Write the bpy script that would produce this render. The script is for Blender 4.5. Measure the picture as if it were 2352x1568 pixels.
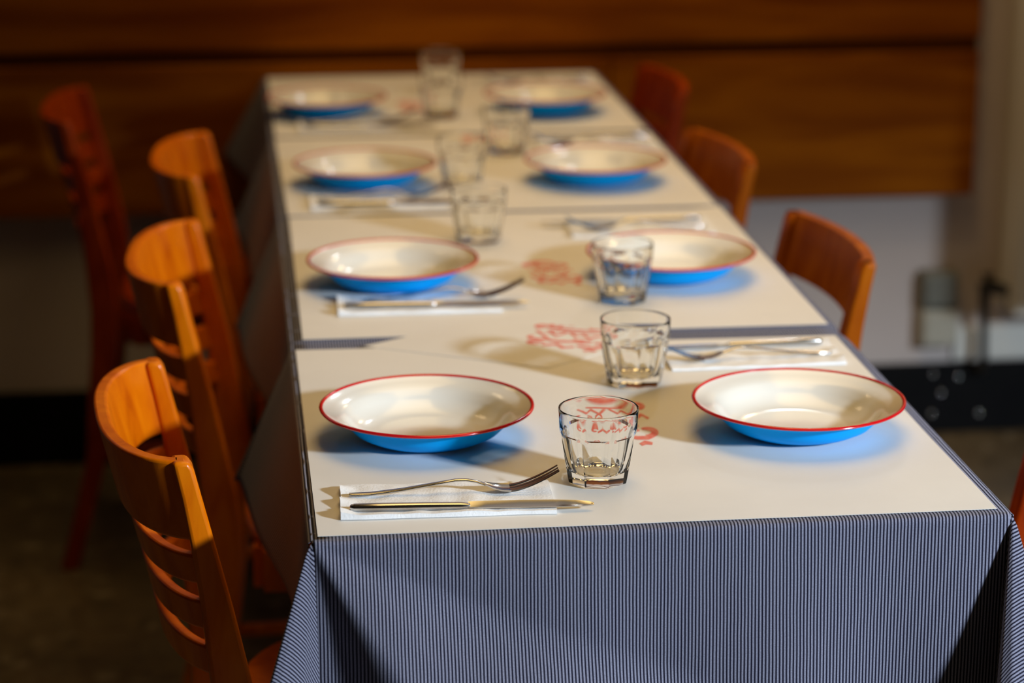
import bpy, bmesh, math, random
from mathutils import Vector, Matrix, noise
random.seed(7)
C = bpy.context.scene.collection
for o in list(bpy.data.objects): bpy.data.objects.remove(o)
PI = math.pi

# ------------------------------------------------------------ camera
F_PX = 5515.56
cam = bpy.data.objects.new('camera', bpy.data.cameras.new('camera'))
C.objects.link(cam)
cam.data.sensor_width = 36.0
cam.data.lens = F_PX / 2352 * 36
cam.data.clip_start = 0.05
p, y, r = 0.269888, 0.114829, -0.000666
fwd = Vector((math.sin(y) * math.cos(p), math.cos(y) * math.cos(p), -math.sin(p)))
rt = Vector((math.cos(y), -math.sin(y), 0))
up = rt.cross(fwd)
r2 = rt * math.cos(r) + up * math.sin(r)
u2 = -rt * math.sin(r) + up * math.cos(r)
m = Matrix((( r2.x, u2.x, -fwd.x, 0), (r2.y, u2.y, -fwd.y, 0), (r2.z, u2.z, -fwd.z, 0), (0, 0, 0, 1)))
cam.matrix_world = Matrix.Translation((-0.0577857, -1.948247, 1.460771)) @ m
cam.data.dof.use_dof = True
cam.data.dof.focus_distance = 2.16
cam.data.dof.aperture_fstop = 3.5
bpy.context.scene.camera = cam

# ------------------------------------------------------------ light and exposure
sc = bpy.context.scene
sc.view_settings.view_transform = 'Standard'
sc.view_settings.look = 'None'
sc.view_settings.exposure = 0.0
sc.view_settings.gamma = 1.0
sc.view_settings.use_curve_mapping = False
w = bpy.data.worlds.new('world'); sc.world = w; w.use_nodes = True
w.node_tree.nodes['Background'].inputs[0].default_value = (1.0, 0.62, 0.34, 1)
w.node_tree.nodes['Background'].inputs[1].default_value = 0.014

WIN = Vector((2.45, -1.95, 1.89))
wl = bpy.data.lights.new('daylight', 'AREA'); wl.shape = 'RECTANGLE'
wl.size = 0.30; wl.size_y = 0.16; wl.energy = 138.0; wl.color = (0.76, 0.88, 1.0)
wl.cycles.is_caustics_light = True
wlo = bpy.data.objects.new('daylight', wl); C.objects.link(wlo)
wlo.location = WIN
wlo.rotation_euler = (Vector((0.3, 0.9, 0.75)) - WIN).to_track_quat('-Z', 'Y').to_euler()

# soft area light added above the tables in place of warm overhead lamps
cl = bpy.data.lights.new('ceiling_glow', 'AREA'); cl.shape = 'RECTANGLE'; cl.size = 1.0; cl.size_y = 3.0
cl.energy = 10.6; cl.color = (1.0, 0.65, 0.24); cl.spread = math.radians(100)
clo = bpy.data.objects.new('ceiling_glow', cl); C.objects.link(clo); clo.location = (0.50, 1.25, 2.55)
# small cool light added high by the back wall for plate highlights
bl = bpy.data.lights.new('back_glint_light', 'AREA'); bl.size = 0.11; bl.energy = 2.2; bl.color = (.85, .92, 1.0)
blo = bpy.data.objects.new('back_glint_light', bl); C.objects.link(blo); blo.location = (1.05, 2.44, 2.15)
blo.rotation_euler = (Vector((0.3, 0.9, 0.75)) - Vector((1.05, 2.44, 2.15))).to_track_quat('-Z', 'Y').to_euler()
LAMPS = [(-0.62, 2.12, 2.20), (-0.48, 2.18, 2.26), (-0.66, 2.02, 2.32), (-0.47, 2.04, 2.36)]
for L in LAMPS:
    b = bpy.data.lights.new('lamp_light', 'POINT'); b.energy = 0.75; b.color = (1.0, 0.70, 0.38)
    b.shadow_soft_size = 0.022
    bo = bpy.data.objects.new('lamp_light', b); C.objects.link(bo); bo.location = L

# unseen warm lamp added to brighten the panelled wall, right of the far table
rl = bpy.data.lights.new('panel_fill_light', 'POINT'); rl.energy = 3.6; rl.color = (1.0, 0.66, 0.30); rl.shadow_soft_size = .05
rlo = bpy.data.objects.new('panel_fill_light', rl); C.objects.link(rlo); rlo.location = (1.05, 2.0, 1.62)

# ------------------------------------------------------------ materials
def mat(name, col=(.8, .8, .8), rough=.5, metal=0.0, coat=0.0, trans=0.0, ior=1.5, spec=0.5):
    m = bpy.data.materials.new(name); m.use_nodes = True
    b = m.node_tree.nodes['Principled BSDF']
    b.inputs['Base Color'].default_value = (*col, 1)
    b.inputs['Roughness'].default_value = rough
    b.inputs['Metallic'].default_value = metal
    b.inputs['Coat Weight'].default_value = coat
    b.inputs['Coat Roughness'].default_value = 0.12
    b.inputs['Transmission Weight'].default_value = trans
    b.inputs['IOR'].default_value = ior
    b.inputs['Specular IOR Level'].default_value = spec
    return m
def nd(m, t, **kw):
    n = m.node_tree.nodes.new(t)
    for k, v in kw.items():
        if k in n.inputs.keys(): n.inputs[k].default_value = v
        else: setattr(n, k, v)
    return n
def lk(m, a, b): m.node_tree.links.new(a, b)
def ramp(m, stops):
    n = m.node_tree.nodes.new('ShaderNodeValToRGB')
    e = n.color_ramp.elements
    while len(e) < len(stops): e.new(0.5)
    for i, (pp, c) in enumerate(stops):
        e[i].position = pp; e[i].color = (*c, 1)
    return n
def textured(name, stops, scale=(1, 1, 1), nscale=5, detail=6, rough=.5, coat=0.0, bump=0.0, bscale=60, spec=.5, coord='Object', dist=0.0):
    m = mat(name, stops[0][1], rough, coat=coat, spec=spec)
    b = m.node_tree.nodes['Principled BSDF']
    tc = nd(m, 'ShaderNodeTexCoord'); mp = nd(m, 'ShaderNodeMapping')
    mp.inputs['Scale'].default_value = scale
    lk(m, tc.outputs[coord], mp.inputs['Vector'])
    n = nd(m, 'ShaderNodeTexNoise'); n.inputs['Scale'].default_value = nscale; n.inputs['Detail'].default_value = detail
    n.inputs['Distortion'].default_value = dist
    lk(m, mp.outputs[0], n.inputs['Vector'])
    rp = ramp(m, stops); lk(m, n.outputs['Fac'], rp.inputs[0]); lk(m, rp.outputs[0], b.inputs['Base Color'])
    if bump:
        n2 = nd(m, 'ShaderNodeTexNoise'); n2.inputs['Scale'].default_value = bscale; n2.inputs['Detail'].default_value = 4
        lk(m, mp.outputs[0], n2.inputs['Vector'])
        bp = nd(m, 'ShaderNodeBump'); bp.inputs['Strength'].default_value = bump; bp.inputs['Distance'].default_value = 0.002
        lk(m, n2.outputs['Fac'], bp.inputs['Height']); lk(m, bp.outputs[0], b.inputs['Normal'])
    return m

M = {}
M['paper'] = textured('white_paper', [(.35, (.80, .78, .74)), (.65, (.84, .82, .78))], nscale=9, rough=.55, bump=.04, bscale=30, spec=.25)
M['napkin'] = textured('napkin_tissue', [(.3, (.86, .86, .86)), (.7, (.93, .93, .93))], nscale=60, rough=.9, bump=.22, bscale=420, spec=.1)
M['enamel'] = mat('white_enamel', (.83, .81, .74), .16, coat=.5)
M['blue'] = mat('blue_enamel', (.0, .41, 1.0), .5, spec=.08)
M['red'] = mat('red_enamel', (.62, .006, .01), .16, coat=.5)
M['ink'] = textured('red_ink', [(.35, (.78, .10, .07)), (.7, (.80, .30, .22))], nscale=160, rough=.6)
M['steel'] = mat('stainless_steel', (.56, .55, .53), .17, metal=1.0)
M['glass'] = mat('clear_glass', (.99, 1, .995), .0, trans=1.0, ior=1.45)
M['black'] = textured('black_skirting_paint', [(.3, (.003, .003, .004)), (.7, (.006, .006, .006))], nscale=8, rough=.6, spec=.1)
M['chrome'] = mat('chrome', (.8, .8, .8), .08, metal=1)
M['dark_metal'] = mat('dark_metal', (.035, .03, .025), .45, metal=.6)
M['grey_plastic'] = mat('grey_plastic', (.16, .16, .13), .5)
M['pale_plastic'] = mat('pale_plastic', (.46, .44, .36), .5)
M['white_paint'] = mat('white_painted_metal', (.75, .74, .68), .4)
M['plaster'] = textured('grey_beige_plaster', [(.3, (.58, .51, .48)), (.7, (.64, .565, .53))], nscale=3, rough=.85, bump=.2, bscale=40, spec=.2)
M['dark_plaster'] = mat('dark_brown_paint', (.12, .075, .045), .9)  # even dark brown on the right wall and beam
M['panel'] = textured('orange_brown_wood_panel', [(.30, (.17, .036, .001)), (.48, (.25, .066, .0015)), (.62, (.36, .110, .002)), (.75, (.21, .050, .001))],
                      scale=(1.0, 1, 7.5), nscale=1.9, detail=8, rough=.65, coat=.0, bump=.05, dist=.4, spec=.06)
M['groove'] = mat('dark_groove', (.10, .026, .001), .8, spec=.05)
M['table_wood'] = textured('table_board', [(.3, (.20, .10, .04)), (.7, (.28, .15, .07))], scale=(1, 12, 12), nscale=3, rough=.5)
M['chair'] = textured('orange_varnished_beech', [(.30, (.58, .095, .0)), (.5, (.74, .155, .0)), (.7, (.85, .21, .001))],
                      scale=(6, 6, 1.6), nscale=6, detail=7, rough=.38, spec=.15, coat=.25, bump=.05, bscale=40, dist=.5)
M['chair_shaded'] = textured('shaded_varnished_beech', [(.30, (.28, .050, .0)), (.5, (.38, .080, .0)), (.7, (.48, .12, .001))],  # same beech, shade on the right-hand chairs put into the colour
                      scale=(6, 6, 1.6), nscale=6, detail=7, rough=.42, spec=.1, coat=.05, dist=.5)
M['chair_unlit'] = textured('unlit_varnished_beech', [(.30, (.22, .018, .0)), (.5, (.32, .032, .0)), (.7, (.42, .055, .0))],  # same beech for chairs out of the daylight, shade put into the colour
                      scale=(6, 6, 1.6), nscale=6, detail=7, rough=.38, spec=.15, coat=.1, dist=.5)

# terrazzo floor
m = mat('brown_terrazzo', (.1, .08, .05), .42); b = m.node_tree.nodes['Principled BSDF']
tc = nd(m, 'ShaderNodeTexCoord')
v = nd(m, 'ShaderNodeTexVoronoi'); v.inputs['Scale'].default_value = 46
n = nd(m, 'ShaderNodeTexNoise'); n.inputs['Scale'].default_value = 3.0; n.inputs['Detail'].default_value = 9
lk(m, tc.outputs['Object'], v.inputs['Vector']); lk(m, tc.outputs['Object'], n.inputs['Vector'])
r1 = ramp(m, [(.0, (.07, .052, .028)), (.4, (.15, .115, .068)), (.7, (.10, .072, .040)), (1.0, (.28, .24, .17))])
lk(m, v.outputs['Color'], r1.inputs[0])
r2_ = ramp(m, [(.3, (.55, .55, .55)), (.7, (1.15, 1.1, 1.0))]); lk(m, n.outputs['Fac'], r2_.inputs[0])
mx = nd(m, 'ShaderNodeMix', data_type='RGBA', blend_type='MULTIPLY'); mx.inputs[0].default_value = 1
lk(m, r1.outputs[0], mx.inputs[6]); lk(m, r2_.outputs[0], mx.inputs[7]); lk(m, mx.outputs[2], b.inputs['Base Color'])
M['floor'] = m

# striped table linen: UV.x is the cloth coordinate across the stripes, in metres
m = mat('navy_striped_cotton', (.1, .1, .2), .85, spec=.15); b = m.node_tree.nodes['Principled BSDF']
uvn = nd(m, 'ShaderNodeUVMap'); uvn.uv_map = 'UVMap'
sx = nd(m, 'ShaderNodeSeparateXYZ'); lk(m, uvn.outputs[0], sx.inputs[0])
wn = nd(m, 'ShaderNodeTexNoise'); wn.inputs['Scale'].default_value = 26; wn.inputs['Detail'].default_value = 2
lk(m, uvn.outputs[0], wn.inputs['Vector'])
ms = nd(m, 'ShaderNodeMath', operation='MULTIPLY_ADD'); ms.inputs[1].default_value = 2 * PI / 0.0031
lk(m, sx.outputs[0], ms.inputs[0])
wm = nd(m, 'ShaderNodeMath', operation='MULTIPLY'); wm.inputs[1].default_value = 1.6; lk(m, wn.outputs['Fac'], wm.inputs[0])
lk(m, wm.outputs[0], ms.inputs[2])
sn = nd(m, 'ShaderNodeMath', operation='SINE'); lk(m, ms.outputs[0], sn.inputs[0])
ma = nd(m, 'ShaderNodeMath', operation='MULTIPLY_ADD'); ma.inputs[1].default_value = .5; ma.inputs[2].default_value = .5
lk(m, sn.outputs[0], ma.inputs[0])
rp = ramp(m, [(.28, (.010, .009, .024)), (.72, (.285, .29, .385))]); lk(m, ma.outputs[0], rp.inputs[0])
fn = nd(m, 'ShaderNodeTexNoise'); fn.inputs['Scale'].default_value = 900; fn.inputs['Detail'].default_value = 2
lk(m, uvn.outputs[0], fn.inputs['Vector'])
fr = ramp(m, [(.3, (.72, .72, .72)), (.7, (1.1, 1.1, 1.1))]); lk(m, fn.outputs['Fac'], fr.inputs[0])
mx = nd(m, 'ShaderNodeMix', data_type='RGBA', blend_type='MULTIPLY'); mx.inputs[0].default_value = 1
lk(m, rp.outputs[0], mx.inputs[6]); lk(m, fr.outputs[0], mx.inputs[7]); lk(m, mx.outputs[2], b.inputs['Base Color'])
b.inputs['Sheen Weight'].default_value = .05
M['cloth'] = m

# ------------------------------------------------------------ helpers
def obj(name, bm, m, parent=None, smooth=True, angle=40, loc=None):
    me = bpy.data.meshes.new(name)
    bmesh.ops.recalc_face_normals(bm, faces=bm.faces[:])
    bm.to_mesh(me); bm.free()
    for mm in (m if isinstance(m, (list, tuple)) else [m]): me.materials.append(mm)
    if smooth:
        me.polygons.foreach_set('use_smooth', [True] * len(me.polygons))
        try: me.set_sharp_from_angle(angle=math.radians(angle))
        except Exception: pass
    o = bpy.data.objects.new(name, me); C.objects.link(o)
    if parent: o.parent = parent
    if loc: o.location = loc
    return o
def tag(o, label=None, cat=None, group=None, kind=None):
    if label: o['label'] = label
    if cat: o['category'] = cat
    if group: o['group'] = group
    if kind: o['kind'] = kind
    return o
def empty(name, loc=(0, 0, 0), rz=0):
    o = bpy.data.objects.new(name, None); C.objects.link(o)
    o.empty_display_size = .05; o.location = loc; o.rotation_euler = (0, 0, rz)
    return o
def copy_tree(o, parent=None):
    c = o.copy(); C.objects.link(c)
    if parent: c.parent = parent
    for ch in [k for k in bpy.data.objects if k.parent == o]:
        copy_tree(ch, c)
    return c
def box(bm, x0, x1, y0, y1, z0, z1):
    vs = [bm.verts.new((x, yy, z)) for x in (x0, x1) for yy in (y0, y1) for z in (z0, z1)]
    for f in ((0, 1, 3, 2), (4, 6, 7, 5), (0, 4, 5, 1), (2, 3, 7, 6), (0, 2, 6, 4), (1, 5, 7, 3)):
        bm.faces.new([vs[i] for i in f])
def bev(o, wd, seg=2):
    b = o.modifiers.new('bevel', 'BEVEL'); b.width = wd; b.segments = seg; b.limit_method = 'ANGLE'; b.angle_limit = math.radians(35)
    return o
def boxobj(name, d, m, parent=None, bw=0.0, **k):
    bm = bmesh.new(); box(bm, *d); o = obj(name, bm, m, parent, smooth=bool(bw))
    if bw: bev(o, bw)
    return o
def loft(bm, rings, close=True, caps=True):
    R = [[bm.verts.new(q) for q in ring] for ring in rings]
    n = len(R[0])
    for a, bb in zip(R, R[1:]):
        for i in range(n if close else n - 1):
            j = (i + 1) % n
            bm.faces.new((a[i], a[j], bb[j], bb[i]))
    if caps and close:
        bm.faces.new(R[0][::-1]); bm.faces.new(R[-1])
    return R
def tube(bm, pts, rads, n=12):
    rings = []
    pts = [Vector(q) for q in pts]
    for i, q in enumerate(pts):
        t = (pts[min(i + 1, len(pts) - 1)] - pts[max(i - 1, 0)]).normalized()
        a = t.cross(Vector((0, 0, 1)))
        if a.length < .05: a = t.cross(Vector((0, 1, 0)))
        a.normalize(); bb = t.cross(a)
        rr = rads[i] if isinstance(rads, (list, tuple)) else rads
        rings.append([q + a * rr * math.cos(2 * PI * k / n) + bb * rr * math.sin(2 * PI * k / n) for k in range(n)])
    loft(bm, rings)
def lathe(bm, prof, n=96, mi=None):
    rings = []
    for (rr, z) in prof:
        if rr < 1e-6: rings.append([bm.verts.new((0, 0, z))])
        else: rings.append([bm.verts.new((rr * math.cos(2 * PI * k / n), rr * math.sin(2 * PI * k / n), z)) for k in range(n)])
    for q, (a, bb) in enumerate(zip(rings, rings[1:])):
        for k in range(n):
            j = (k + 1) % n
            if len(a) == 1 and len(bb) == 1: continue
            if len(a) == 1: f = bm.faces.new((a[0], bb[k], bb[j]))
            elif len(bb) == 1: f = bm.faces.new((a[k], a[j], bb[0]))
            else: f = bm.faces.new((a[k], a[j], bb[j], bb[k]))
            if mi: f.material_index = mi[q]
def sm(a, b, t):
    t = max(0, min(1, (t - a) / (b - a))); return t * t * (3 - 2 * t)

# ------------------------------------------------------------ setting
def structure(name, d, m, bw=0.0):
    return tag(boxobj(name, d, m, None, bw), kind='structure')
YW = 2.53
structure('daylight_blocker', (.3, 2.499, -1.06, -1.0, 1.597, 1.81), M['dark_plaster'])     # unseen beam added to cut daylight from the far tables and wall
structure('floor', (-3.2, 2.6, -3.6, YW + .1, -.1, 0), M['floor'])
structure('wall_back', (-3.2, 2.6, YW, YW + .1, 0, 2.9), M['plaster'])
structure('baseboard_back', (-3.2, 2.499, YW - .018, YW - .0005, 0.0005, .145), M['black'], .003)
# right wall with the daylight opening
bm = bmesh.new()
wx0, wx1 = 2.5, 2.6
WY0, WY1, WZ0, WZ1 = -2.17, -1.73, 1.75, 2.03
box(bm, wx0, wx1, -3.6, YW, 0, WZ0); box(bm, wx0, wx1, -3.6, YW, WZ1, 2.9)
box(bm, wx0, wx1, -3.6, WY0, WZ0, WZ1); box(bm, wx0, wx1, WY1, YW, WZ0, WZ1)
tag(obj('wall_right', bm, M['dark_plaster'], smooth=False), kind='structure')
bm = bmesh.new()
box(bm, 2.49, 2.59, WY0, WY0 + .03, WZ0, WZ1); box(bm, 2.49, 2.59, WY1 - .03, WY1, WZ0, WZ1)
box(bm, 2.49, 2.59, WY0 + .03, WY1 - .03, WZ0, WZ0 + .03); box(bm, 2.49, 2.59, WY0 + .03, WY1 - .03, WZ1 - .03, WZ1)
tag(obj('window_1', bm, M['white_paint'], smooth=False), kind='structure')

def panel(name, d, label):
    o = boxobj(name, d, M['panel'], None, .002); tag(o, label, 'wood panel', None); return o
panel('wall_panel', (-3.2, .640, 2.482, YW - .0006, .494, .772), 'long dark orange-brown wood wall panel below the groove, behind the left chairs and table end')
panel('wall_panel', (.643, 1.352, 2.482, YW - .0006, .494, .772), 'orange-brown wood wall panel below the groove, right of the vertical joint')
panel('wall_panel', (-3.2, 1.352, 2.482, YW - .0006, .799, 1.75), 'full-width orange-brown wood wall panel above the horizontal groove, along the picture top')
tag(boxobj('trim_2', (-3.2, 1.349, 2.489, YW - .0006, .7721, .7989), M['groove']), kind='structure')

# fittings low on the back wall
e = tag(empty('socket_box', (1.300, YW, .303)), 'small dark grey electrical box on the back wall, upper of two boxes', 'electrical box', None)
boxobj('housing', (-.036, .036, -.045, -.0005, -.036, .034), M['grey_plastic'], e, .004)
boxobj('cover', (-.030, .030, -.049, -.0452, -.029, .027), M['grey_plastic'], e, .001)
e = tag(empty('socket_box', (1.302, YW, .224)), 'pale cream electrical box on the back wall, lower of two boxes', 'electrical box', None)
boxobj('housing', (-.036, .036, -.045, -.0005, -.036, .038), M['pale_plastic'], e, .004)
boxobj('cover', (-.030, .030, -.049, -.0452, -.029, .031), M['pale_plastic'], e, .001)
e = tag(empty('wall_cabinet', (1.427, YW, .262)), 'tall white hanging wall cabinet cut off by the right picture edge', 'cabinet', None)
boxobj('housing', (.0, .36, -.095, -.0005, .0, 1.5), M['white_paint'], e, .003)
boxobj('door', (.002, .32, -.110, -.0955, .0, 1.49), M['white_paint'], e, .003)
boxobj('shadow_block', (.043, .40, -.68, -.1105, .218, 1.5), M['white_paint'], e, .004)  # unseen bulk, sized to cast the shadow edge on the back wall
e = tag(empty('cable_trunking', (1.385, YW, .186)), 'white horizontal trunking just above the black skirting, right of the wall boxes', 'trunking', None)
boxobj('channel', (-.045, .50, -.012, -.0005, -.036, .032), M['white_paint'], e, .002)
boxobj('lid', (-.044, .49, -.015, -.0122, -.026, .024), M['white_paint'], e, .001)
e = tag(empty('water_pipe', (1.387, 2.47, 0)), 'thin dark metal pipe with side valve before the back wall at right', 'pipe', None)
bm = bmesh.new(); tube(bm, [(0, .046, .135), (0, .022, .135), (0, .004, .142), (0, 0, .162), (-.003, 0, .25), (-.004, 0, .315)], [.009, .009, .009, .009, .009, .012]); obj('pipe', bm, M['dark_metal'], e)
bm = bmesh.new(); tube(bm, [(-.014, 0, .308), (.012, 0, .310), (.042, -.004, .302)], [.013, .015, .010]); obj('valve', bm, M['dark_metal'], e)
bm = bmesh.new(); tube(bm, [(0, -.004, .322), (0, -.004, .338)], [.006, .013]); obj('handle', bm, M['dark_metal'], e)
for (x, z, sl) in ((1.300, .125, 'top left one of five'), (1.318, .085, 'middle one of five'), (1.300, .042, 'bottom left one of five'), (1.398, .040, 'bottom right one of five'), (1.352, .118, 'top right one of five')):  # chrome dots added to stand in for blurred highlights
    bm = bmesh.new(); bmesh.ops.create_uvsphere(bm, u_segments=16, v_segments=8, radius=.0045)
    o = obj('highlight_stud', bm, M['chrome']); o.location = (x, YW - .0195, z); o.scale = (1, .45, 1)
    tag(o, 'tiny chrome stud added as a blurred highlight on the black skirting at right, ' + sl, 'highlight stud', 'added highlight studs on the black skirting')

# lamps that hang over the row of tables (above the frame)
for i, L in enumerate(LAMPS):
    e = empty('pendant_lamp', (L[0], L[1], L[2]))
    tag(e, 'small bare-bulb pendant lamp near the back wall, ' + ['left front', 'right rear', 'left upper', 'right upper'][i] + ' of four', 'lamp', 'pendant lamps above the tables')
    bm = bmesh.new(); tube(bm, [(0, 0, .10), (0, 0, .38)], .003, 8); obj('cord', bm, M['dark_metal'], e)
    bm = bmesh.new(); tube(bm, [(0, 0, .062), (0, 0, .10)], [.018, .012], 14); obj('bulb_holder', bm, M['dark_metal'], e)

e = empty('pendant_lamp', (1.05, 2.0, 1.62)); tag(e, 'added unseen bare-bulb lamp brightening the panelled wall, right of the farthest table', 'lamp')  # fixture for the added panel-brightening lamp
bm = bmesh.new(); tube(bm, [(0, 0, .10), (0, 0, 1.1)], .003, 8); obj('cord', bm, M['dark_metal'], e)
bm = bmesh.new(); tube(bm, [(0, 0, .058), (0, 0, .10)], [.018, .012], 14); obj('bulb_holder', bm, M['dark_metal'], e)

# ------------------------------------------------------------ tables
TH = .7455           # board top
YB = [0, .618, 1.271, 1.861, 2.474]      # joints between the four tables
ZC = .7480           # cloth top surface
TN = ['nearest', 'second', 'third', 'farthest']
def table(i):
    y0 = YB[i]; TL = YB[i + 1] - y0
    e = empty('cafe_table', (.302, y0 + TL / 2, 0))
    tag(e, ['wooden cafe table at the near end of the row, board hidden under cloth',
            'wooden cafe table second from the near end of the row',
            'wooden cafe table third from the near end of the row',
            'wooden cafe table at the far end of the row, against the panelled wall'][i], 'table', 'square cafe tables in one row')
    boxobj('tabletop', (-.300, .300, -TL / 2 + (.005 if i == 0 else .032), TL / 2 - (.001 if i == 3 else .032), .722, TH), M['table_wood'], e, .003)
    bm = bmesh.new()
    ye = TL / 2 - .034; yi = ye - .014
    box(bm, -.25, .25, -ye, -yi, .66, .7219); box(bm, -.25, .25, yi, ye, .66, .7219)
    box(bm, -.276, -.260, -yi, yi, .66, .7219); box(bm, .260, .276, -yi, yi, .66, .7219)
    obj('apron', bm, M['table_wood'], e, smooth=False)
    for sx_ in (-1, 1):
        for sy in (-1, 1):
            bm = bmesh.new()
            cx, cy = sx_ * .268, sy * (TL / 2 - .054)
            loft(bm, [[(cx + a * q, cy + bb * q, z) for a, bb in ((-1, -1), (1, -1), (1, 1), (-1, 1))] for z, q in ((0.0, .013), (.7219, .018))])
            bev(obj('leg', bm, M['table_wood'], e), .003)
for i in range(4): table(i)

# ------------------------------------------------------------ table cloths
XL, XR = -.005, .609
def cloth_obj(bm, name, label):
    me = bpy.data.meshes.new(name)
    bm.to_mesh(me); bm.free()
    me.materials.append(M['cloth'])
    me.polygons.foreach_set('use_smooth', [True] * len(me.polygons))
    o = bpy.data.objects.new(name, me); C.objects.link(o)
    tag(o, label, 'tablecloth', 'striped cloths on the row of tables')
    s = o.modifiers.new('thickness', 'SOLIDIFY'); s.thickness = .0008; s.offset = 1
    return o
def grid(bm, uvl, fn, nu, nv):
    """fn(i/nu, j/nv) -> (pos, uv)"""
    P = [[fn(i / nu, j / nv) for j in range(nv + 1)] for i in range(nu + 1)]
    V = [[bm.verts.new(P[i][j][0]) for j in range(nv + 1)] for i in range(nu + 1)]
    for i in range(nu):
        for j in range(nv):
            f = bm.faces.new((V[i][j], V[i + 1][j], V[i + 1][j + 1], V[i][j + 1]))
            for l, (a, b_) in zip(f.loops, ((i, j), (i + 1, j), (i + 1, j + 1), (i, j + 1))):
                l[uvl].uv = P[a][b_][1]
def slerp3(dirs, t):
    """smooth interpolation through unit directions"""
    k = len(dirs) - 1; s = t * k; i = min(int(s), k - 1); f = s - i
    return (Vector(dirs[i]).lerp(Vector(dirs[i + 1]), f)).normalized()
RC = .004   # rounding at the board edge
def drop_pt(s):
    """hang profile: s = cloth length beyond the edge -> (outward, down)"""
    q = RC * PI / 2
    if s < q: a = s / RC; return RC * math.sin(a), -RC * (1 - math.cos(a))
    return RC, -RC - (s - q)

def cloth(i, label):
    bm = bmesh.new(); uvl = bm.loops.layers.uv.new('UVMap')
    y0 = YB[i] + (-.004 if i == 0 else .0015); y1 = YB[i + 1] + (.0 if i < 3 else .003)
    yn = y0
    def zsag(yy):
        d = 0
        if i > 0: d += .003 * (1 - sm(*((.013, .020) if i == 1 else (.006, .012)), yy - yn))
        if i < 3: d += .003 * (1 - sm(*((.023, .029) if i == 0 else (.006, .012)), y1 - yy))
        return ZC - d
    def topf(a, b_):
        yy = yn + (y1 - yn) * (.5 - .5 * math.cos(PI * b_))
        return ((XL + (XR - XL) * a, yy, zsag(yy)), (XL + (XR - XL) * a, yy))
    grid(bm, uvl, topf, 30, 110)
    L = .165
    def side(sgn, x0):
        def fn(a, b_):
            yy = yn + (y1 - yn) * (.5 - .5 * math.cos(PI * a)); a = (yy - yn) / (y1 - yn); s = L * b_ ** 1.1
            o_, d_ = drop_pt(s)
            if sgn < 0:
                fl = .10 + .34 * a ** 2.2 + .05 * math.sin(a * 9 + i * 1.7)
                if i == 0: fl = .02 + .42 * a ** 2.0 + .03 * math.sin(a * 11)
            else:
                fl = .06 + .05 * math.sin(a * 8 + i) + .12 * a ** 3
            fl = max(fl, .0)
            h = max(s - .006, 0)
            yy2 = yy + min(.10 * (a - .3) * h * 2.2, max(0, y1 - .001 - yy))
            x = x0 + sgn * (o_ + h * fl)
            z = zsag(yy) + d_ + h * (1 - math.sqrt(max(0, 1 - min(fl, .9) ** 2)))
            return ((x, yy2, z), (x0 + sgn * s, yy))
        return fn
    if i == 0:
        L2 = .22
        # front drop
        def gleft(q):     # q = x/s : hollow then ridge near the left corner
            if q < .10: return .02 * q / .10
            if q < .62: return .02 + .30 * sm(.10, .62, q)
            return .05 + .27 * (1 - sm(.62, 2.6, q))
        def front(a, b_):
            x = XL + (XR - XL) * a ** 1.0; s = L2 * b_
            o_, d_ = drop_pt(s); h = max(s - .006, 1e-6)
            q = (x - XL) / h
            g = gleft(q)
            g = g * sm(0, .4, (XR - x) / h) if (XR - x) / h < .4 else g
            cr = .05 * h * (1 - abs(x - .335) / .11) if abs(x - .335) < .11 else 0
            cr2 = .006 * math.sin(x * 31 + 1.2) * h / .15 * (1 - .0 * b_) * sm(0, .12, XR - x) * sm(0, .1, x)
            yy = y0 - o_ - h * g - cr - cr2
            z = ZC + d_ + h * g * g * .5
            return ((x, yy, z), (x, y0 - s))
        grid(bm, uvl, front, 200, 60)
        # left corner fold
        def fold(cx, dirs, phis, mirror):
            c0 = Vector((cx, y0, ZC))
            def fn(a, b_):
                s = L2 * 1.05 * b_
                d = slerp3(dirs, a)
                ph = math.radians(phis[0] + (phis[1] - phis[0]) * a)
                k = min(1, s / .012)
                base = Vector((0, 0, -1)).lerp(d, k).normalized() if k < 1 else d
                pnt = c0 + base * s
                if s > 0: pnt += Vector((mirror * -1 * sm(0, .35, a), -1, 0)).normalized() * RC * min(1, s / .006) + Vector((0, 0, .0))
                return (tuple(pnt), (cx + mirror * -1 * s * math.sin(ph), y0 - s * math.cos(ph)))
            return fn
        # left: crease -> ridge (silhouette) -> back to side drop
        dl = [(.035, .015, -1), (-.03, -.05, -1), (-.08, -.11, -1), (-.16, -.19, -1), (-.25, -.25, -1), (-.315, -.26, -1), (-.315, -.20, -1), (-.23, -.10, -1), (-.11, -.02, -1), (-.03, .03, -1)]
        grid(bm, uvl, fold(XL, dl, (38, 128), 1), 64, 60)
        dr = [(-.035, .015, -1), (-.02, -.04, -1), (-.07, -.16, -1), (-.14, -.31, -1), (-.165, -.42, -1), (-.10, -.47, -1), (.02, -.44, -1), (.14, -.36, -1), (.25, -.24, -1), (.30, -.12, -1), (.24, -.02, -1), (.06, .03, -1)]
        grid(bm, uvl, fold(XR, dr, (20, 118), -1), 80, 60)
    grid(bm, uvl, side(-1, XL), 60, 24)
    grid(bm, uvl, side(1, XR), 60, 24)
    if i == 3:
        pass
    bmesh.ops.remove_doubles(bm, verts=bm.verts[:], dist=.00005)
    bmesh.ops.recalc_face_normals(bm, faces=bm.faces[:])
    return cloth_obj(bm, 'tablecloth', label)
cloth(0, 'navy and white pinstriped cloth over the nearest table, front drop facing the viewer')
cloth(1, 'navy pinstriped cloth on the second table from the near end, corner hanging at left')
cloth(2, 'navy pinstriped cloth on the third table from the near end')
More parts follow.
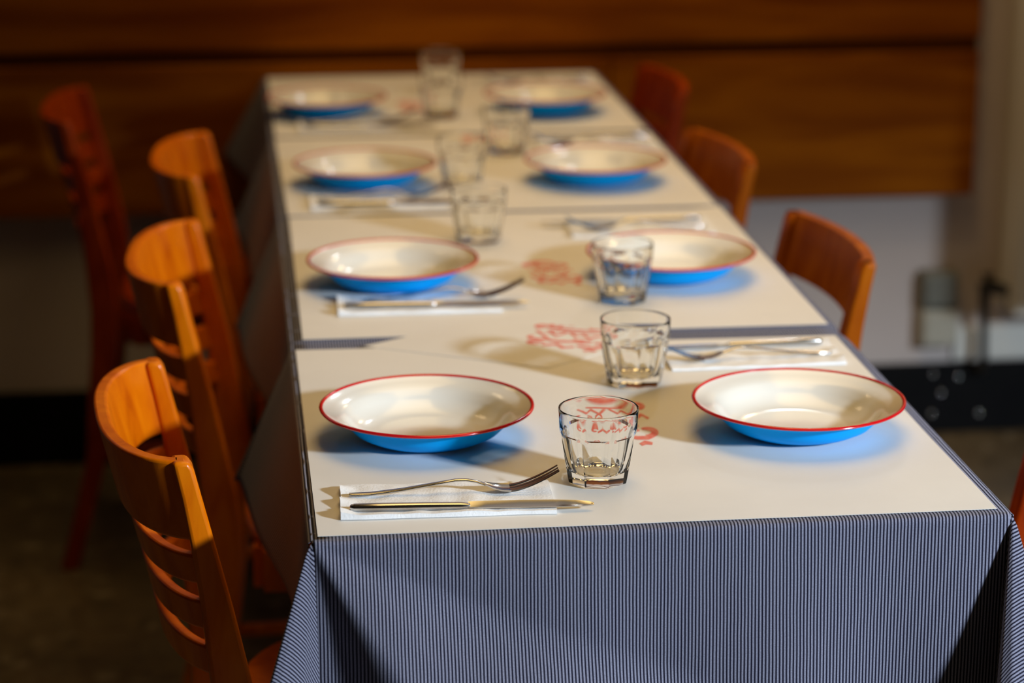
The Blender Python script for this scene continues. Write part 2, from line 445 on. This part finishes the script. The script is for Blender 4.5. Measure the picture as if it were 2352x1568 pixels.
cloth(3, 'navy pinstriped cloth on the farthest table against the wooden wall')

# ------------------------------------------------------------ paper mats
ZP = ZC + .0012
def paper(poly, label, seed, curl=None, n=26, zoff=0.0, name='paper_table_mat', group='white paper mats down the table row'):
    """poly: four corners near-left, near-right, far-right, far-left"""
    bm = bmesh.new()
    A, B, D, E_ = [Vector((*q, 0)) for q in poly]
    def P(a, b_):
        q = (A.lerp(B, a)).lerp(E_.lerp(D, a), b_)
        h = .0004 * noise.noise(Vector((q.x * 7 + seed, q.y * 7, 0))) + .0004
        if curl: h += curl(a, b_)
        return Vector((q.x, q.y, ZP + zoff + h))
    for dz, flip in ((0, False), (.0004, True)):
        V = [[bm.verts.new(P(i / n, j / n) + Vector((0, 0, dz))) for j in range(n + 1)] for i in range(n + 1)]
        for i in range(n):
            for j in range(n): bm.faces.new((V[i][j], V[i + 1][j], V[i + 1][j + 1], V[i][j + 1]))
        if dz == 0: V0 = V
    ed0 = [V0[i][0] for i in range(n)] + [V0[n][j] for j in range(n)] + [V0[i][n] for i in range(n, 0, -1)] + [V0[0][j] for j in range(n, 0, -1)]
    ed1 = [V[i][0] for i in range(n)] + [V[n][j] for j in range(n)] + [V[i][n] for i in range(n, 0, -1)] + [V[0][j] for j in range(n, 0, -1)]
    for k in range(len(ed0)):
        j = (k + 1) % len(ed0); bm.faces.new((ed0[k], ed0[j], ed1[j], ed1[k]))
    o = obj(name, bm, M['paper'], angle=60)
    o.cycles.is_caustics_receiver = True
    tag(o, label, 'paper mat', group)
    return o, P
pm = []
pm.append(paper([(-.001, .001), (.600, .002), (.599, .588), (-.003, .597)], 'white paper mat on the nearest table, in sharp focus beside the striped cloth edge', 1,
                None))
pm.append(paper([(.006, .640), (.603, .637), (.602, 1.262), (.007, 1.270)], 'white paper mat on the second table, past the first dark striped gap', 5,
                lambda a, b_: .004 * sm(.93, 1, a) * (b_ * .8)))
pm.append(paper([(.006, 1.281), (.602, 1.282), (.602, 1.846), (.000, 1.856)], 'blurred white paper mat on the third table from the near end', 9))
pm.append(paper([(.001, 1.872), (.602, 1.868), (.602, 2.466), (-.002, 2.468)], 'blurred white paper mat on the farthest table by the wood wall', 13))
def bump_curl(a, b_):
    return .0015 * sm(.0, .5, a) * (1 - sm(.5, 1, a)) * sm(0, .5, b_) * (1 - sm(.5, 1, b_))
pm.append(paper([(.072, .603), (.262, .492), (.405, .604), (.225, .706)], 'loose paper sheet laid askew across the gap between the nearest and second tables', 17, bump_curl, zoff=.0007, n=20,
                name='paper_sheet', group=None))
if 'group' in pm[-1][0]: del pm[-1][0]['group']

# red printed ornaments: flat ribbons on the paper
def ribbon(bm, pts, wd, z, X):
    n = len(pts)
    for dz in (0,):
        L_, R_ = [], []
        for i, q in enumerate(pts):
            a = Vector(pts[max(i - 1, 0)]); c_ = Vector(pts[min(i + 1, n - 1)])
            t = (c_ - a).normalized(); nn = Vector((-t.y, t.x))
            ww = wd * (.35 + .65 * math.sin(PI * (i + .6) / (n + .2)))
            p1 = X(Vector(q) + nn * ww / 2); p2 = X(Vector(q) - nn * ww / 2)
            L_.append(bm.verts.new((p1.x, p1.y, z(p1)))); R_.append(bm.verts.new((p2.x, p2.y, z(p2))))
        for i in range(n - 1): bm.faces.new((L_[i], L_[i + 1], R_[i + 1], R_[i]))
def arc(cx, cy, rx, ry, a0, a1, n=14):
    return [(cx + rx * math.cos(math.radians(a0 + (a1 - a0) * k / n)), cy + ry * math.sin(math.radians(a0 + (a1 - a0) * k / n))) for k in range(n + 1)]
# local frame: x -.5..+.5 , y -.5..+.5
MARK = [(arc(0, .36, .20, .12, -20, 200), .055), (arc(.04, .40, .36, .10, 100, 300), .05), (arc(-.40, .36, .06, .05, 0, 330), .05), (arc(.30, .30, .12, .06, 160, -120), .045),
        ([(-.42, .16), (-.30, .02), (-.24, .14), (-.14, .00), (-.06, .15)], .05), ([(.0, .15), (.10, .02), (.16, .12), (.26, .0), (.38, .13), (.46, .05)], .05), ([(-.30, .21), (0, .19), (.30, .22)], .04),
        (arc(-.34, -.10, .10, .07, 120, 420), .045), (arc(-.05, -.12, .18, .07, 150, 400), .05), (arc(.26, -.14, .12, .05, 60, 300), .05),
        (arc(.40, -.22, .10, .07, -100, 120), .06), ([(.18, -.30), (.28, -.33), (.40, -.33), (.48, -.29)], .05),
        ([(-.22, -.38), (-.06, -.30), (.04, -.40), (.16, -.34)], .05), (arc(-.30, -.30, .09, .05, 0, 300), .045), ([(.30, -.46), (.36, -.42), (.44, -.44)], .05)]
def emblem(sheet, cx, cy, w_, h_, rz, sk=0.0, zz=.0024):
    bm = bmesh.new()
    c_, s_ = math.cos(rz), math.sin(rz)
    def X(q):
        x, yy = q.x * w_, q.y * h_
        return Vector((cx + x * c_ - yy * s_, cy + x * s_ + yy * c_))
    for pts, wd in MARK:
        ribbon(bm, pts, wd * 1.5, lambda q: zz, lambda q: X(q))
    # lay each vertex just above the sheet
    o = obj('printed_emblem', bm, M['ink'], sheet, smooth=False)
    o['label'] = 'red printed ornament'
    me = o.data
    from mathutils.bvhtree import BVHTree
    bvh = BVHTree.FromPolygons([v.co.copy() for v in sheet.data.vertices], [list(pp.vertices) for pp in sheet.data.polygons])
    for vv in me.vertices:
        hit = bvh.ray_cast(Vector((vv.co.x, vv.co.y, 1.0)), Vector((0, 0, -1)))
        vv.co.z = (hit[0].z if hit[0] else ZP) + .0002
    s = o.modifiers.new('thickness', 'SOLIDIFY'); s.thickness = .0001; s.offset = 1
emblem(pm[0][0], .300, .298, .082, .165, -.10)
emblem(pm[1][0], .322, .912, .060, .130, .05)
emblem(pm[4][0], .300, .610, .095, .110, -.35)
emblem(pm[2][0], .318, 1.775, .060, .110, 0)
emblem(pm[3][0], .238, 2.125, .045, .110, 0)

# ------------------------------------------------------------ plates
ZT = ZP + .0014
def make_plate():
    bm = bmesh.new()
    prof = [(0, .0042), (.030, .0040), (.046, .0042), (.058, .0050), (.0685, .0098), (.0755, .0165), (.0803, .0228), (.085, .0258), (.092, .0282), (.0985, .0305), (.1012, .0322),
            (.1016, .0312), (.0988, .0290), (.092, .0268), (.085, .0243), (.0818, .0212), (.0778, .0155), (.0712, .0088), (.0600, .0030), (.050, .0004), (.046, .0000), (.043, .0014), (0, .0018)]
    mi = [0] * 11 + [1] * 11
    lathe(bm, prof, 128, mi)
    o = obj('enamel_plate', bm, [M['enamel'], M['blue']], angle=60)
    bm = bmesh.new()
    n, k = 160, 10
    rings = []
    for i in range(n):
        a = 2 * PI * i / n
        wob = .00025 * noise.noise(Vector((math.cos(a) * 3, math.sin(a) * 3, 1)))
        rr = .1022 + wob
        ring = []
        for j in range(k):
            t = 2 * PI * j / k
            q = rr + .0019 * math.cos(t)
            ring.append((q * math.cos(a), q * math.sin(a), .0318 + .0016 * math.sin(t)))
        rings.append(ring)
    R = [[bm.verts.new(q) for q in ring] for ring in rings]
    for i in range(n):
        for j in range(k):
            bm.faces.new((R[i][j], R[(i + 1) % n][j], R[(i + 1) % n][(j + 1) % k], R[i][(j + 1) % k]))
    rim = obj('rim', bm, M['red'], o); rim['label'] = 'red rolled rim'
    return o
PL = [((.115, .269), 'white enamel plate with red rim and blue underside, nearest plate on the left side'),
      ((.477, .249), 'white enamel plate with red rim and blue underside, nearest plate on the right side'),
      ((.123, .879), 'red-rimmed enamel plate on the left side of the second table, behind the nearest left plate'),
      ((.465, .881), 'red-rimmed enamel plate on the right of the second table, partly behind a tumbler'),
      ((.123, 1.480), 'blurred red-rimmed enamel plate on the left side of the third table'),
      ((.459, 1.467), 'blurred red-rimmed enamel plate on the right side of the third table'),
      ((.091, 2.065), 'blurred red-rimmed enamel plate at the far left end of the tables'),
      ((.460, 2.051), 'blurred red-rimmed enamel plate at the far right end of the tables')]
proto = make_plate()
for i, ((x, yy), lab) in enumerate(PL):
    o = proto if i == 0 else copy_tree(proto)
    o.location = (x, yy, ZT); o.rotation_euler.z = i * 1.3
    if i == 6: o.scale = (.97,) * 3
    tag(o, lab, 'plate', 'enamel plates laid down the tables')

# ------------------------------------------------------------ tumblers
def make_glass():
    bm = bmesh.new()
    n, NF, H = 128, 8, .0700
    def Rc(z):      # round body
        t = z / H; return .0338 + .0030 * t ** 1.3
    def Fp(z):      # facet plane distance
        return .0258 + .0078 * (z / .050) ** .85 + (0 if z < .046 else (z - .046) * .9)
    def outer(a, z):
        da = ((a / (2 * PI) * NF) % 1 - .5) * 2 * PI / NF
        rr = Fp(z) / math.cos(da)
        R_ = Rc(z)
        kk = .0006
        h = max(0, min(1, .5 + .5 * (R_ - rr) / kk))
        v_ = R_ * (1 - h) + rr * h - kk * h * (1 - h)
        return v_
    zs = [0.0, .0008, .0030, .006, .010, .014, .018, .022, .026, .030, .034, .037, .040, .042, .044, .046, .048, .050, .052, .054, .057, .060, .064, .067, .0688, .0697]
    rings = [[(0, 0, .0012)] , [(.016 * math.cos(2 * PI * k / n), .016 * math.sin(2 * PI * k / n), .0012) for k in range(n)]]
    for z in zs:
        s = 1 if z > .0006 else .965
        if z > .0688: s = 1 - .009
        rings.append([(outer(2 * PI * k / n, z) * s * math.cos(2 * PI * k / n), outer(2 * PI * k / n, z) * s * math.sin(2 * PI * k / n), z) for k in range(n)])
    inner = [(.0360, .0700), (.0352, .0694), (.0348, .0670), (.0343, .0600), (.0336, .052), (.0318, .044), (.0297, .034), (.0275, .024), (.0256, .0165), (.0236, .0125), (.020, .0105), (.012, .0096)]
    for rr, z in inner:
        rings.append([(rr * math.cos(2 * PI * k / n), rr * math.sin(2 * PI * k / n), z) for k in range(n)])
    rings.append([(0, 0, .0093)])
    V = [[bm.verts.new(q) for q in ring] for ring in rings]
    for a, b_ in zip(V, V[1:]):
        for k in range(n):
            j = (k + 1) % n
            if len(a) == 1: bm.faces.new((a[0], b_[k], b_[j]))
            elif len(b_) == 1: bm.faces.new((a[k], a[j], b_[0]))
            else: bm.faces.new((a[k], a[j], b_[j], b_[k]))
    return obj('glass_tumbler', bm, M['glass'], angle=28)
GL = [((.260, .120), 'clear faceted glass tumbler nearest the viewer, in focus beside the fork tip', 12),
      ((.345, .427), 'clear faceted glass tumbler on the nearest table, behind the nearest tumbler', 0),
      ((.386, .768), 'clear faceted tumbler standing in front of the right plate of the second table', 20),
      ((.250, 1.099), 'clear tumbler at the far side of the second table, right of the left plate', 5),
      ((.262, 1.449), 'blurred tumbler on the third table, right of its left plate', 14),
      ((.354, 1.697), 'blurred tumbler near the far edge of the third table, between its two plates', 30),
      ((.281, 2.020), 'blurred tumbler on the farthest table, front one of its two', 9),
      ((.303, 2.290), 'most distant blurred tumbler, at the back edge of the farthest table', 22)]
proto = make_glass()
for i, ((x, yy), lab, rz) in enumerate(GL):
    o = proto if i == 0 else copy_tree(proto)
    o.cycles.is_caustics_caster = True
    o.location = (x, yy, ZP + (.0014 if i != 1 else .0014)); o.rotation_euler.z = math.radians(rz)
    tag(o, lab, 'glass', 'faceted tumblers along the middle of the tables')

# ------------------------------------------------------------ napkins, forks, knives
def make_napkin():
    bm = bmesh.new(); nx, ny = 60, 34
    W_, H_ = .190, .086
    def top(a, b_):
        x = (a - .5) * W_; yy = (b_ - .5) * H_
        e_ = min(a, 1 - a) * 12; e2 = min(b_, 1 - b_) * 7
        h = .0028 + .0014 * noise.noise(Vector((x * 22, yy * 30, 3))) + .0010 * noise.noise(Vector((x * 60, yy * 55, 9)))
        if a < .08: h += .0045 * (1 - a / .08) * (.6 + .5 * math.sin(b_ * 17))
        if b_ < .10: h += .0012
        x += .0016 * noise.noise(Vector((b_ * 5, a * 2, 2))); yy += .0022 * noise.noise(Vector((a * 3, b_ * 2, 7)))
        return Vector((x, yy, max(h, .0012)))
    T = [[bm.verts.new(top(i / nx, j / ny)) for j in range(ny + 1)] for i in range(nx + 1)]
    B = [[bm.verts.new((T[i][j].co.x, T[i][j].co.y, .0002 + (.0002 if 0 < i < nx and 0 < j < ny else 0))) for j in range(ny + 1)] for i in range(nx + 1)]
    for i in range(nx):
        for j in range(ny):
            bm.faces.new((T[i][j], T[i + 1][j], T[i + 1][j + 1], T[i][j + 1]))
            bm.faces.new((B[i][j], B[i][j + 1], B[i + 1][j + 1], B[i + 1][j]))
    loop = [(i, 0) for i in range(nx)] + [(nx, j) for j in range(ny)] + [(i, ny) for i in range(nx, 0, -1)] + [(0, j) for j in range(ny, 0, -1)]
    for k in range(len(loop)):
        a, b_ = loop[k], loop[(k + 1) % len(loop)]
        bm.faces.new((T[a[0]][a[1]], T[b_[0]][b_[1]], B[b_[0]][b_[1]], B[a[0]][a[1]]))
    return obj('paper_napkin', bm, M['napkin'], angle=50)
def make_knife():
    """origin at handle end, blade towards +x, resting on z=0"""
    e = empty('table_knife')
    bm = bmesh.new(); rings = []
    for x, wd, h in ((0, .0044, .0030), (.0012, .0070, .0052), (.004, .0084, .0066), (.03, .0088, .0072), (.07, .0086, .0070), (.098, .0082, .0062), (.103, .0070, .0050), (.106, .0050, .0036)):
        rings.append([(x, wd / 2 * math.cos(t) * (1 if abs(math.cos(t)) < .9 else .98), .0036 + h / 2 * math.copysign(abs(math.sin(t)) ** .75, math.sin(t))) for t in [2 * PI * k / 20 for k in range(20)]])
    loft(bm, rings); obj('handle', bm, M['steel'], e, angle=50)
    bm = bmesh.new(); rings = []
    for x, w0, w1, th in ((.1045, -.0030, .0030, .0030), (.110, -.0040, .0046, .0022), (.120, -.0056, .0060, .0017), (.150, -.0062, .0070, .0014), (.180, -.0064, .0068, .0012), (.200, -.0058, .0050, .0010), (.210, -.0046, .0022, .0008), (.2155, -.0030, -.0014, .0005)):
        c_ = (w0 + w1) / 2; zc = .0034; tl = .0030
        rings.append([(x, w0, zc - tl * .2), (x, c_, zc - th * .5), (x, w1, zc - th * .5 + tl * .5), (x, w1, zc + th * .5 + tl * .5), (x, c_, zc + th * .5), (x, w0, zc + .0002)])
    loft(bm, rings); o = obj('blade', bm, M['steel'], e, angle=35)
    return e
def make_fork():
    e = empty('table_fork')
    # side profile of the centre line (x, z), half width
    pr = [(0, .0022, .0026), (.003, .0020, .0038), (.020, .0022, .0040), (.050, .0052, .0036), (.080, .0098, .0031), (.100, .0128, .0027), (.110, .0128, .0026), (.120, .0108, .0027), (.128, .0078, .0040),
          (.136, .0044, .0078), (.144, .0026, .0106), (.152, .0024, .0115)]
    def zc(x):
        for (x0, z0, w0), (x1, z1, w1) in zip(pr, pr[1:]):
            if x <= x1: t = (x - x0) / (x1 - x0); return z0 + (z1 - z0) * t
        return .0024
    bm = bmesh.new(); rings = []
    for x, z, hw in pr[:9]:
        th = .0013
        rings.append([(x, hw * math.cos(t), z + th * math.sin(t)) for t in [2 * PI * k / 16 for k in range(16)]])
    loft(bm, rings); obj('handle', bm, M['steel'], e, angle=60)
    # bowl: concave plate
    bm = bmesh.new(); R0 = []
    bow = pr[8:]
    def sec(x, z, hw, n=14, th=.0013):
        pts = []
        for k in range(n + 1):
            v_ = -1 + 2 * k / n
            pts.append((x, hw * v_, z + .0016 * v_ * v_ * min(1, hw / .010)))
        return pts + [(q[0], q[1], q[2] + th) for q in reversed(pts)]
    loft(bm, [sec(x, z - .0006, hw) for x, z, hw in bow]); obj('bowl', bm, M['steel'], e, angle=50)
    for k in range(4):
        bm = bmesh.new(); v0 = (-.0086 + k * .00573); rings = []
        for t in [q / 10 for q in range(11)]:
            x = .1515 + .046 * t; z = .0018 + .0185 * t ** 1.5; hw = .0019 - .0009 * t ** 2
            yc = v0 * (1 - .02 * t); zz = z + .0014 * (v0 / .0115) ** 2
            th = .0015 - .0006 * t
            rings.append([(x, yc - hw, zz), (x, yc + hw, zz), (x, yc + hw * .9, zz + th), (x, yc - hw * .9, zz + th)])
        loft(bm, rings); obj('tine', bm, M['steel'], e, angle=50)
    return e
np_, kn_, fk_ = make_napkin(), make_knife(), make_fork()
PLACE = ['the nearest left plate', 'the left plate on the second table', 'the left plate on the third table', 'the farthest left plate']
PLACER = ['the nearest right plate', 'the right plate on the second table', 'the right plate on the third table', 'the farthest right plate']
# (napkin centre, rot, fork offset, knife offset, right?)
SET = [((.117, .078), -.035, 0), ((.146, .775), -.02, 0), ((.134, 1.350), -.01, 0), ((.135, 1.950), 0, 0),
       ((.486, .510), PI + .02, 1), ((.470, 1.140), PI - .02, 1), ((.500, 1.745), PI + .01, 1), ((.490, 2.330), PI, 1)]
for i, ((x, yy), rz, rgt) in enumerate(SET):
    a = np_ if i == 0 else copy_tree(np_)
    k = kn_ if i == 0 else copy_tree(kn_)
    f = fk_ if i == 0 else copy_tree(fk_)
    a.location = (x, yy, ZT - .0002); a.rotation_euler.z = rz
    R_ = Matrix.Rotation(rz, 2)
    ko = R_ @ Vector((-.087, -.0300)); fo = R_ @ Vector((-.087, .0100))
    if i == 1: fo = R_ @ Vector((-.062, .012)); ko = R_ @ Vector((-.088, -.021))
    k.location = (x + ko.x, yy + ko.y, ZT + .0030); k.rotation_euler = (0, .006, rz + (.0 if i else -.012))
    f.location = (x + fo.x, yy + fo.y, ZT + .0030); f.rotation_euler = (0, 0, rz + (.05 if i else .02)); f.scale = (.955,) * 3
    who = (PLACER if rgt else PLACE)[i % 4]
    side_ = 'behind' if rgt else 'in front of'
    tag(a, 'folded white paper napkin %s %s' % (side_, who), 'napkin', 'paper napkins at the place settings')
    tag(k, 'steel table knife on the napkin %s %s' % (side_, who), 'knife', 'table knives at the place settings')
    tag(f, 'curved steel fork on the napkin %s %s' % (side_, who), 'fork', 'forks at the place settings')

# ------------------------------------------------------------ chairs
def make_chair(W_=.36, B=.068, top=.780, slats=3, ex=(2.6, .55), mt='chair', arm=.010, rail_h=.078, name='cafe_chair'):
    """front towards +x; posts at y = +-W/2; post front face at x=-.24 at the top"""
    m_ = M[mt]
    e = empty(name)
    def xf(z):            # front face of the rear post
        pts = [(0, -.262), (.20, -.205), (.42, -.176), (.50, -.180), (.62, -.203), (top, -.240)]
        for (z0, x0), (z1, x1) in zip(pts, pts[1:]):
            if z <= z1: t = (z - z0) / (z1 - z0); return x0 + (x1 - x0) * t
        return pts[-1][1]
    def dep(z):
        return .030 if z < .05 else (.030 + .014 * sm(.05, .42, z) if z < .42 else .044 - .026 * sm(.46, top, z))
    for s in (-1, 1):
        bm = bmesh.new(); rings = []
        zs = [0, .1, .2, .3, .38, .45, .52, .58, .64, .70, .745, top - .008, top]
        for z in zs:
            xx = xf(z); d = dep(z); hw = .0135
            if z == top: d *= .8
            x1 = xx - (.003 if z == top else 0)
            yc = s * (W_ / 2 - .0135)
            rings.append([(x1 - d, yc - hw, z), (x1, yc - hw, z), (x1, yc + hw, z), (x1 - d, yc + hw, z)])
        loft(bm, rings); bev(obj('rear_post', bm, m_, e, angle=50), .004, 3)
    def curve(n=40):
        out = []
        for k in range(n + 1):
            t = k / n; u = 2 * t - 1
            # even spacing along the rounded U
            ang = u * PI / 2
            yy = math.copysign(abs(math.sin(ang)) ** .92, u) * W_ / 2
            bx = -arm - B * max(0.0, 1 - abs(2 * yy / W_) ** ex[0]) ** ex[1]
            out.append((bx, yy))
        return out
    cv = curve()
    def rail(z0, z1, th, sc=1.0, name='top_rail', arcz=0.0, dx=0.0):
        bm = bmesh.new(); rings = []
        for k, (bx, yy) in enumerate(cv):
            a = Vector(cv[max(k - 1, 0)]); b_ = Vector(cv[min(k + 1, len(cv) - 1)])
            t = (b_ - a).normalized(); nn = Vector((t.y, -t.x))   # towards the front
            o_ = Vector((bx * sc, yy * .97)); i_ = o_ + nn * th
            u = abs(2 * yy / W_)
            zt = z1 - arcz * u ** 2; zb = z0 + arcz * .6 * u ** 2
            zz = [zb, zb + (zt - zb) * .5, zt]
            rings.append([(xf(zb) + o_.x + dx, o_.y, zb), (xf(zb) + i_.x + dx, i_.y, zb), (xf(zz[1]) + i_.x + dx, i_.y, zz[1]),
                          (xf(zt) + i_.x + dx, i_.y, zt), (xf(zt) + o_.x + dx, o_.y, zt), (xf(zz[1]) + o_.x + dx, o_.y, zz[1])])
        loft(bm, rings); return bev(obj(name, bm, m_, e, angle=45), .0035, 3)
    rail(top - rail_h, top, .014)
    for k in range(slats):
        zt = top - rail_h - .012 - k * .047
        rail(zt - .034, zt, .012, .92, 'back_slat', .003)
    # seat
    bm = bmesh.new(); rings = []
    def outline(g, z):
        pts = []
        for k in range(40):
            a = 2 * PI * k / 40
            c_, s_ = math.cos(a), math.sin(a)
            x = -.032 + (.150 + g) * math.copysign(abs(c_) ** .62, c_)
            wy = (.184 + g) if c_ > 0 else (.184 + g) - .024 * abs(c_)
            pts.append((x, wy * math.copysign(abs(s_) ** .62, s_) * (W_ / .345) ** .5, z))
        return pts
    loft(bm, [outline(-.010, .437), outline(0, .441), outline(0, .455), outline(-.006, .461), outline(-.05, .459)])
    obj('seat', bm, m_, e, angle=50)
    bm = bmesh.new()
    for s in (-1, 1): box(bm, -.155, .092, s * .143 - .009, s * .143 + .009, .385, .437)
    box(bm, .074, .092, -.134, .134, .385, .437); box(bm, -.168, -.155, -.134, .134, .385, .437)
    obj('seat_frame', bm, m_, e, smooth=False)
    for s in (-1, 1):
        bm = bmesh.new()
        tube(bm, [(.108, s * .166, 0), (.098, s * .158, .2), (.088, s * .150, .437)], [.012, .0165, .019], 14)
        obj('front_leg', bm, m_, e)
    for s in (-1, 1):
        bm = bmesh.new()
        tube(bm, [(.098, s * .158, .20), (-.05, s * .160, .215), (-.215, s * (W_ / 2 - .0135), .205)], .009, 10)
        obj('stretcher', bm, m_, e)
    # curved brace under the seat
    bm = bmesh.new()
    pts = [(.096, -.150, .25), (.06, -.11, .33), (.0, -.05, .375), (-.05, .0, .385), (.0, .05, .375), (.06, .11, .33), (.096, .150, .25)]
    tube(bm, pts, .008, 10); obj('brace', bm, m_, e)
    return e
cA = make_chair()
# world position from near post: post top front face near (x, y)
def place(o, px, py, qx, qy, W_, label, flip=False, group='cafe chairs around the row of tables'):
    """posts' top front faces at (px,py) near and (qx,qy) far"""
    n_ = Vector((px, py)); f_ = Vector((qx, qy)); d = (f_ - n_).normalized()
    rz = math.atan2(d.y, d.x) - PI / 2
    mid = (n_ + f_) / 2
    if flip: rz += PI
    fr = Vector((math.cos(rz), math.sin(rz)))
    org = mid + fr * .240
    o.location = (org.x, org.y, 0); o.rotation_euler = (0, 0, rz)
    tag(o, label, 'chair', group)
place(cA, -.108, .118, -.146, .492, .345, 'orange varnished wooden chair nearest the viewer on the left, brightly lit curved back rail')
cB = copy_tree(cA); place(cB, -.130, .795, -.113, 1.14, .345, 'orange wooden chair second on the left, window highlight on its curved back')
cC = copy_tree(cA); place(cC, -.117, 1.425, -.103, 1.77, .345, 'blurred orange wooden chair third on the left, beside the third table')
cD = make_chair(B=.05, mt='chair_unlit', top=.770)
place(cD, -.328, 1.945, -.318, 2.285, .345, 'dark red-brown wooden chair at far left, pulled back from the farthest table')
cE = make_chair(W_=.315, B=.026, slats=0, ex=(2.0, .9), arm=.0145, mt='chair_shaded')
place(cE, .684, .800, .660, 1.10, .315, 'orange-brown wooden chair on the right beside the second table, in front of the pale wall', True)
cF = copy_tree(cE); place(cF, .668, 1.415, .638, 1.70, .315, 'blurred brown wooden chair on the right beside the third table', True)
cG = make_chair(W_=.315, B=.026, slats=1, ex=(2.0, .9), arm=.0145, mt='chair_unlit')
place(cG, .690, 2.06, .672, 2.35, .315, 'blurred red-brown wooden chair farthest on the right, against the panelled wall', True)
cH = make_chair(W_=.345, B=.03, slats=0, ex=(2.0, .9), arm=.0145, mt='chair_unlit')
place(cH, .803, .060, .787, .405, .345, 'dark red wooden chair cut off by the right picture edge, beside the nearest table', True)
